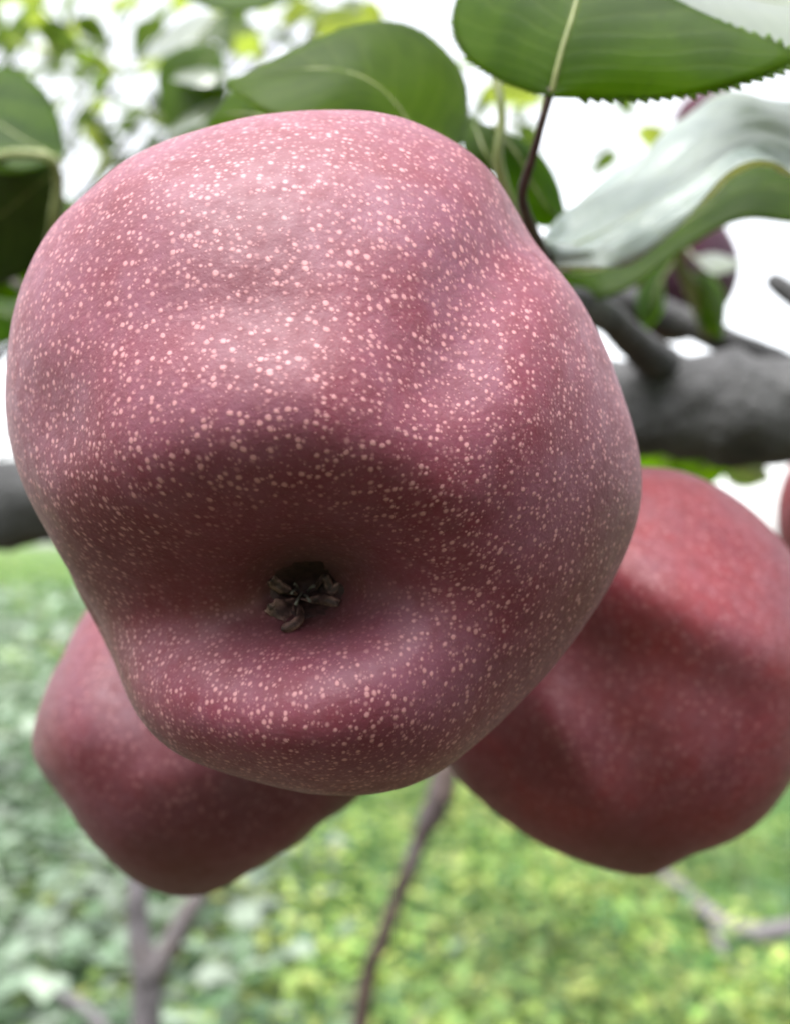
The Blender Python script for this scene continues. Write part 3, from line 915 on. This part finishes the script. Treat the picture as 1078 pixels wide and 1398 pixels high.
# 5-7 leaves at the far side around the hooked stalk
leaf_net([((90, 222, .325), (88, 220, .325), (86, 218, .325)), ((82, 165, .345), (40, 195, .325), (20, 235, .315)), ((55, 118, .36), (-10, 165, .33), (-40, 220, .315)),
          ((0, 92, .37), (-60, 140, .335), (-100, 190, .32)), ((-150, 110, .34), (-150, 110, .34), (-150, 110, .34))], n=30, m=13)
leaf_net([((84, 225, .335), (82, 225, .335), (80, 225, .335)), ((88, 300, .35), (40, 262, .335), (10, 222, .325)), ((60, 360, .36), (-10, 300, .345), (-40, 225, .335)),
          ((-40, 390, .37), (-70, 320, .35), (-100, 250, .34)), ((-160, 330, .36), (-160, 330, .36), (-160, 330, .36))], M_LEAFF, n=30, m=13)
leaf_net([((110, 280, .40), (108, 285, .40), (106, 290, .40)), ((70, 265, .41), (60, 320, .39), (70, 380, .40)), ((10, 275, .41), (5, 340, .39), (10, 410, .40)), ((-60, 370, .40), (-60, 370, .40), (-60, 370, .40))], n=24, m=11,
         petiole=[(130, 265, .41), (170, 300, .42), (200, 420, .43), (250, 640, .465)])
leaf_net([((50, 450, .42), (48, 452, .42), (46, 454, .42)), ((25, 400, .43), (10, 430, .42), (0, 470, .42)), ((-30, 390, .44), (-40, 420, .43), (-50, 450, .43)), ((-90, 400, .44), (-90, 400, .44), (-90, 400, .44))], n=20, m=9,
         petiole=[(70, 500, .44), (80, 640, .48)])
# 8 mid-distance leaves over the shoulder of the pear
leaf_net([((300, 60, .52), (300, 60, .52), (300, 60, .52)), ((310, 110, .51), (272, 95, .52), (235, 70, .53)), ((300, 165, .50), (255, 140, .52), (215, 110, .53)), ((235, 200, .52), (235, 200, .52), (235, 200, .52))], n=24, m=11)
leaf_net([((300, 20, .56), (300, 20, .56), (300, 20, .56)), ((265, 20, .60), (262, 46, .54), (260, 58, .53)), ((225, 45, .61), (225, 66, .55), (225, 76, .54)), ((195, 80, .56), (195, 80, .56), (195, 80, .56))], M_LEAFG, n=24, m=11)
leaf_net([((320, 110, .50), (320, 110, .50), (320, 110, .50)), ((290, 85, .54), (288, 105, .49), (285, 118, .485)), ((255, 88, .55), (255, 105, .50), (255, 114, .49)), ((235, 108, .51), (235, 108, .51), (235, 108, .51))], M_LEAFG, n=24, m=11)
leaf_net([((325, 115, .52), (325, 115, .52), (325, 115, .52)), ((290, 125, .55), (290, 142, .50), (288, 160, .49)), ((255, 145, .55), (255, 165, .50), (252, 180, .49)), ((225, 190, .51), (225, 190, .51), (225, 190, .51))], M_LEAFG, n=24, m=11)
leaf_net([((420, -10, .42), (420, -10, .42), (420, -10, .42)), ((360, -60, .45), (355, -20, .42), (350, 14, .41)), ((290, -60, .45), (290, -20, .42), (285, 12, .41)), ((225, -20, .43), (225, -20, .43), (225, -20, .43))], n=24, m=11)
# 10-11 small leaves behind the thin shoot
leaf_net([((682, 240, .24), (682, 240, .24), (682, 240, .24)), ((640, 220, .245), (660, 205, .24), (690, 200, .245)), ((630, 185, .25), (650, 178, .245), (678, 180, .25)), ((640, 158, .255), (640, 158, .255), (640, 158, .255))], n=20, m=9)
leaf_net([((672, 170, .25), (672, 170, .25), (672, 170, .25)), ((680, 230, .25), (705, 210, .245), (730, 205, .25)), ((700, 280, .25), (730, 258, .245), (758, 245, .25)), ((735, 308, .25), (752, 290, .245), (768, 280, .25)), ((775, 306, .25), (775, 306, .25), (775, 306, .25))], n=24, m=9)
# 13 small leaves round the pale stalk
leaf_net([((925, 350, .44), (925, 350, .44), (925, 350, .44)), ((905, 375, .45), (900, 385, .44), (880, 380, .45)), ((905, 420, .45), (890, 420, .44), (868, 415, .45)), ((880, 455, .45), (880, 455, .45), (880, 455, .45))], n=18, m=9)
leaf_net([((940, 370, .45), (940, 370, .45), (940, 370, .45)), ((945, 400, .46), (962, 395, .45), (975, 380, .46)), ((955, 440, .46), (975, 430, .45), (990, 415, .46)), ((985, 465, .46), (985, 465, .46), (985, 465, .46))], n=18, m=9)
leaf_net([((930, 330, .43), (930, 330, .43), (930, 330, .43)), ((945, 350, .45), (960, 362, .43), (965, 372, .425)), ((975, 345, .455), (990, 362, .435), (990, 372, .43)), ((1015, 360, .44), (1015, 360, .44), (1015, 360, .44))], M_LEAFG, n=18, m=9)
# under the thick branch
for k, (x, y, r_, a) in enumerate(((905, 628, 52, 0.2), (955, 640, 55, -0.3), (890, 655, 50, 0.5), (985, 618, 48, 0.1), (930, 612, 55, 0.8), (1015, 640, 40, 0.4), (870, 640, 60, -0.2))):
    dd = 0.47 + 0.012 * k
    cx, sx = math.cos(a), math.sin(a)
    def rot(u, w, d): return (x + u * cx - w * sx, y + u * sx + w * cx, d)
    leaf_net([(rot(-r_, 0, dd - .02),) * 3, (rot(-r_ * .3, -26, dd), rot(-r_ * .3, 0, dd), rot(-r_ * .3, 26, dd + .02)), (rot(r_ * .4, -22, dd), rot(r_ * .4, 0, dd), rot(r_ * .4, 22, dd + .02)), (rot(r_, 0, dd + .01),) * 3],
             M_LEAFG if k == 5 else M_LEAF, n=18, m=9, petiole=[(x - 40 * cx, y - 60, 0.45), (x - 50, 565, 0.42)])


# ------------------------------------------------------------------ leaves farther up and off: shared blades
def blade_mesh(name, L, Wd, fold, curl, mat):
    n, m = 12, 7
    verts, uv = [], []
    for i in range(n):
        s = i / (n - 1)
        w = Wd * 0.5 * (math.sin(math.pi * s ** 0.75) ** 0.8) * (1 if 0 < i < n - 1 else 0.05)
        for j in range(m):
            v = j / (m - 1) * 2 - 1
            verts.append((v * w, s * L, abs(v) * w * fold - curl * s * s * L + 0.0008 * math.sin(9 * s + 3 * v)))
            uv.append((s, v, 0))
    faces = [(i * m + j, i * m + j + 1, (i + 1) * m + j + 1, (i + 1) * m + j) for i in range(n - 1) for j in range(m - 1)]
    me = mesh(name, verts, faces)
    attr(me, 'leaf_uv', 'FLOAT_VECTOR', uv)
    me.materials.append(mat)
    me.shade_smooth()
    return me


BLADES = [blade_mesh('leaf', 0.070, 0.045, 0.35, 0.25, M_LEAFF), blade_mesh('leaf', 0.062, 0.038, 0.2, 0.45, M_LEAFF),
          blade_mesh('leaf', 0.075, 0.042, 0.5, 0.1, M_LEAFG)]


def far_leaf(pos, scale, parent, k):
    o = bpy.data.objects.new('leaf', BLADES[k % 3])
    COL.objects.link(o)
    o.parent = parent
    o.matrix_parent_inverse = Matrix.Translation(-parent.location)
    o.location = tuple(map(float, pos))
    o.rotation_euler = (random.uniform(-0.9, 0.4), random.uniform(-0.7, 0.7), random.uniform(0, 6.28))
    o.scale = (scale,) * 3
    return o


# a second tree further into the orchard
T2 = P(-420, 1100, 2.1); T2[2] = 0.0
tree2 = empty('pear_tree', T2, 'distant thin crowned tree whose sparse leaves blur against the white sky', 'tree')
TOP2 = [T2 + np.array(v) for v in ((0, 0, -0.1), (0.02, 0, 0.6), (-0.03, 0, 1.3), (0.02, 0, 2.2), (-0.1, 0, 3.2), (-0.15, 0, 3.9))]
link('trunk', tube_mesh('trunk', TOP2, [0.07, 0.06, 0.055, 0.042, 0.022, 0.008], 30, 12, 0.1, 8), M_BARK, tree2)
cnt = 0
blobs = [(35, 25), (60, 5), (95, 70), (110, 85), (130, 108), (160, 92), (178, 100), (62, 28), (118, 138), (135, 158), (150, 165), (200, 150), (205, 165), (100, 208), (120, 212),
         (158, 202), (175, 205), (340, 30), (330, 60), (352, 45), (300, 45), (420, 20), (455, 12), (480, 10), (500, 30), (85, 55), (15, 45), (8, 15), (240, 20), (228, 8), (560, -20), (20, 150), (10, 180)]
blobs += [(random.uniform(-30, 340), random.uniform(-30, 235)) for _ in range(7)] + [(random.uniform(395, 530), random.uniform(-20, 30)) for _ in range(6)] + [(855, 180), (700, 165), (690, 120), (745, 150)]
for b, (bx, by) in enumerate(blobs):
    d = 1.0 + 0.5 * random.random()
    c = P(bx, by, d)
    z0 = min(max(c[2] - 0.6, 1.3), 3.6)
    tpar = z0 / 3.9
    root = spline(TOP2, 60)[int(np.argmin(np.abs(spline(TOP2, 60)[:, 2] - z0)))]
    midp = (root * 0.45 + c * 0.55) + np.array([0, 0, -0.12])
    link('limb', tube_mesh('limb', [root, midp, c], [0.005, 0.0025, 0.0011], 14, 6, 0.1, 20), M_BARK, tree2)
    for k in range(3):
        far_leaf(c + rng.normal(0, 0.018, 3), random.uniform(0.5, 0.85), tree2, cnt); cnt += 1
for k in range(110):
    a = random.uniform(0, 6.28)
    z = random.uniform(1.9, 4.3)
    r = random.uniform(0.3, 1.5)
    c = T2 + np.array([r * math.cos(a), r * math.sin(a), z])
    q, _ = proj(c[None])
    if 560 < q[0, 0] < 1078 or (0 < q[0, 0] < 330 and 0 < q[0, 1] < 260):
        continue
    far_leaf(c, random.uniform(1.0, 1.6), tree2, cnt); cnt += 1

# ------------------------------------------------------------------ stems in the grass
def sapling(name, label, cat, rootp, parts, mat):
    e = empty(name, rootp, label, cat)
    for k, (nm, pts, rad, kn) in enumerate(parts):
        link(nm, tube_mesh(nm, pts, rad, 40, 12, 0.14, 45, kn), mat, e)
    return e


d = 1.05
r0 = P(205, 1398, d); r0 = np.array([r0[0], r0[1] + 0.02, 0.0])
fork = P(202, 1335, d)
sapling('forked_sapling', 'bare grey forked sapling standing in the weeds below the dark crimson pear', 'sapling', r0, [
    ('stem', [r0 + [0, 0, -0.05], r0 + [-0.015, 0, 0.4], P(200, 1400, d), fork, P(190, 1270, d), P(188, 1210, d), P(195, 1120, d + .02), P(215, 1000, d + .04)], [0.018, 0.016, 0.0140, 0.0140, 0.0105, 0.0095, 0.0075, 0.002], ()),
    ('side_stem', [P(203, 1370, d), P(208, 1335, d), P(235, 1285, d), P(265, 1232, d), P(300, 1160, d + .02), P(330, 1060, d + .04)], [0.010, 0.0110, 0.0100, 0.0090, 0.007, 0.002], ())], M_GREY)
d = 0.95
r1 = P(480, 1398, d); r1 = np.array([r1[0] - 0.06, r1[1], 0.0])
sapling('woody_shoot', 'slender brown woody shoot with a thick greyish knob rising between the pears', 'shoot', r1, [
    ('stem', [r1 + [0, 0, -0.05], r1 + [0.01, 0, 0.4], P(492, 1400, d), P(520, 1290, d), P(550, 1205, d), P(575, 1140, d), P(600, 1085, d), P(615, 1000, d + .03)],
     [0.011, 0.009, 0.0072, 0.0068, 0.0062, 0.0075, 0.0125, 0.004], ())], M_TWIG if False else mat_bark('shoot_bark', (0.030, 0.019, 0.015), (0.075, 0.05, 0.042), (0.12, 0.10, 0.115), 45, 0.8, 0.5, 0.002))
fb = [P(885, 1180, 4.1), P(930, 1215, 3.8), P(975, 1255, 3.45), P(1020, 1276, 3.3), P(1075, 1268, 3.35), P(1140, 1262, 3.45), P(1230, 1300, 3.35)]
e = empty('fallen_branch', (fb[2][0], fb[2][1], 0.0), 'weathered grey dead branch lying across the grass below the folded red pear', 'branch')
link('limb', tube_mesh('limb', fb, [0.020, 0.026, 0.030, 0.032, 0.028, 0.024, 0.018], 40, 12, 0.16, 12), M_GREY, e)
link('side_twig', tube_mesh('side_twig', [fb[2], P(985, 1300, 3.25), P(1005, 1330, 3.18)], [0.02, 0.016, 0.01], 14, 8, 0.1, 12), M_GREY, e)
fs = [P(40, 1325, 2.75), P(90, 1360, 2.6), P(130, 1392, 2.5), P(170, 1430, 2.45)]
e = empty('fallen_stick', (fs[1][0], fs[1][1], 0.0), 'thin grey stick lying in the pale weeds', 'stick')
link('limb', tube_mesh('limb', fs, [0.012, 0.015, 0.015, 0.012], 20, 8, 0.15, 20), M_GREY, e)


# ------------------------------------------------------------------ unseen trees added behind the camera to block frontal light
def blocker_tree(x, y, h, spread, label, seed):
    r = np.random.default_rng(seed)
    e = empty('blocker_tree', (x, y, 0), label, 'tree', 'added light-blocking trees out of view')
    b = np.array([x, y, 0.0])
    tr = [b + [0, 0, -0.1], b + [0.03, 0.01, 0.5], b + [-0.02, 0.03, 1.0], b + [0.02, 0, h * 0.55], b + [0, 0.02, h * 0.9]]
    link('trunk', tube_mesh('trunk', tr, [0.08, 0.065, 0.055, 0.035, 0.012], 30, 14, 0.12, 12), M_BARK, e)
    tips = []
    for k in range(9):
        a = 2.4 * k + r.uniform(-0.3, 0.3)
        z0 = 0.7 + 0.13 * k
        t = b + [math.cos(a) * spread * r.uniform(0.6, 0.95), math.sin(a) * spread * r.uniform(0.6, 0.95), z0 + r.uniform(0.3, 0.9)]
        link('limb', tube_mesh('limb', [b + [0, 0, z0], (b + [0, 0, z0]) * 0.5 + t * 0.5 + [0, 0, 0.12], t], [0.028, 0.018, 0.006], 16, 8, 0.12, 18), M_BARK, e)
        tips.append(t)
    N = 5200
    u = r.normal(size=(N, 3)); u /= np.linalg.norm(u, axis=1)[:, None]
    c = b + [0, 0, h * 0.58] + u * (r.uniform(0.25, 1, N) ** 0.5)[:, None] * np.array([spread, spread, h * 0.44])
    keep = np.array([mnoise.noise(Vector(p * 2.1)) > -0.22 for p in c])
    c = c[keep]; N = len(c)
    d = r.normal(size=(N, 3)); d[:, 2] -= 0.4; d /= np.linalg.norm(d, axis=1)[:, None]
    w = np.cross(d, r.normal(size=(N, 3))); w /= np.linalg.norm(w, axis=1)[:, None]
    L = r.uniform(0.06, 0.10, N)[:, None]
    v = np.stack([c, c + d * L * 0.5 - w * L * 0.3, c + d * L * 0.5 + w * L * 0.3, c + d * L - [0, 0, 0.012]], 1).reshape(-1, 3)
    i0 = np.arange(N) * 4
    me = mesh('crown', v, np.stack([np.stack([i0, i0 + 1, i0 + 2], 1), np.stack([i0 + 1, i0 + 3, i0 + 2], 1)], 1).reshape(-1, 3).tolist())
    col = np.array([0.026, 0.040, 0.014]) * r.uniform(0.7, 1.4, (N, 1))
    attr(me, 'leaf_col', 'FLOAT_COLOR', np.repeat(np.column_stack([col, np.ones(N)]), 4, axis=0))
    tag(link('crown', me, M_COVER, e, smooth=False), kind='stuff')


blocker_tree(0.35, -1.75, 3.1, 1.15, 'leafy tree added out of view behind the camera, blocking frontal light', 31)
blocker_tree(-1.95, -1.0, 3.0, 1.1, 'leafy tree added out of view at back left, blocking sky light', 32)
blocker_tree(2.35, -0.9, 3.0, 1.05, 'leafy tree added out of view at back right, blocking sky light', 33)
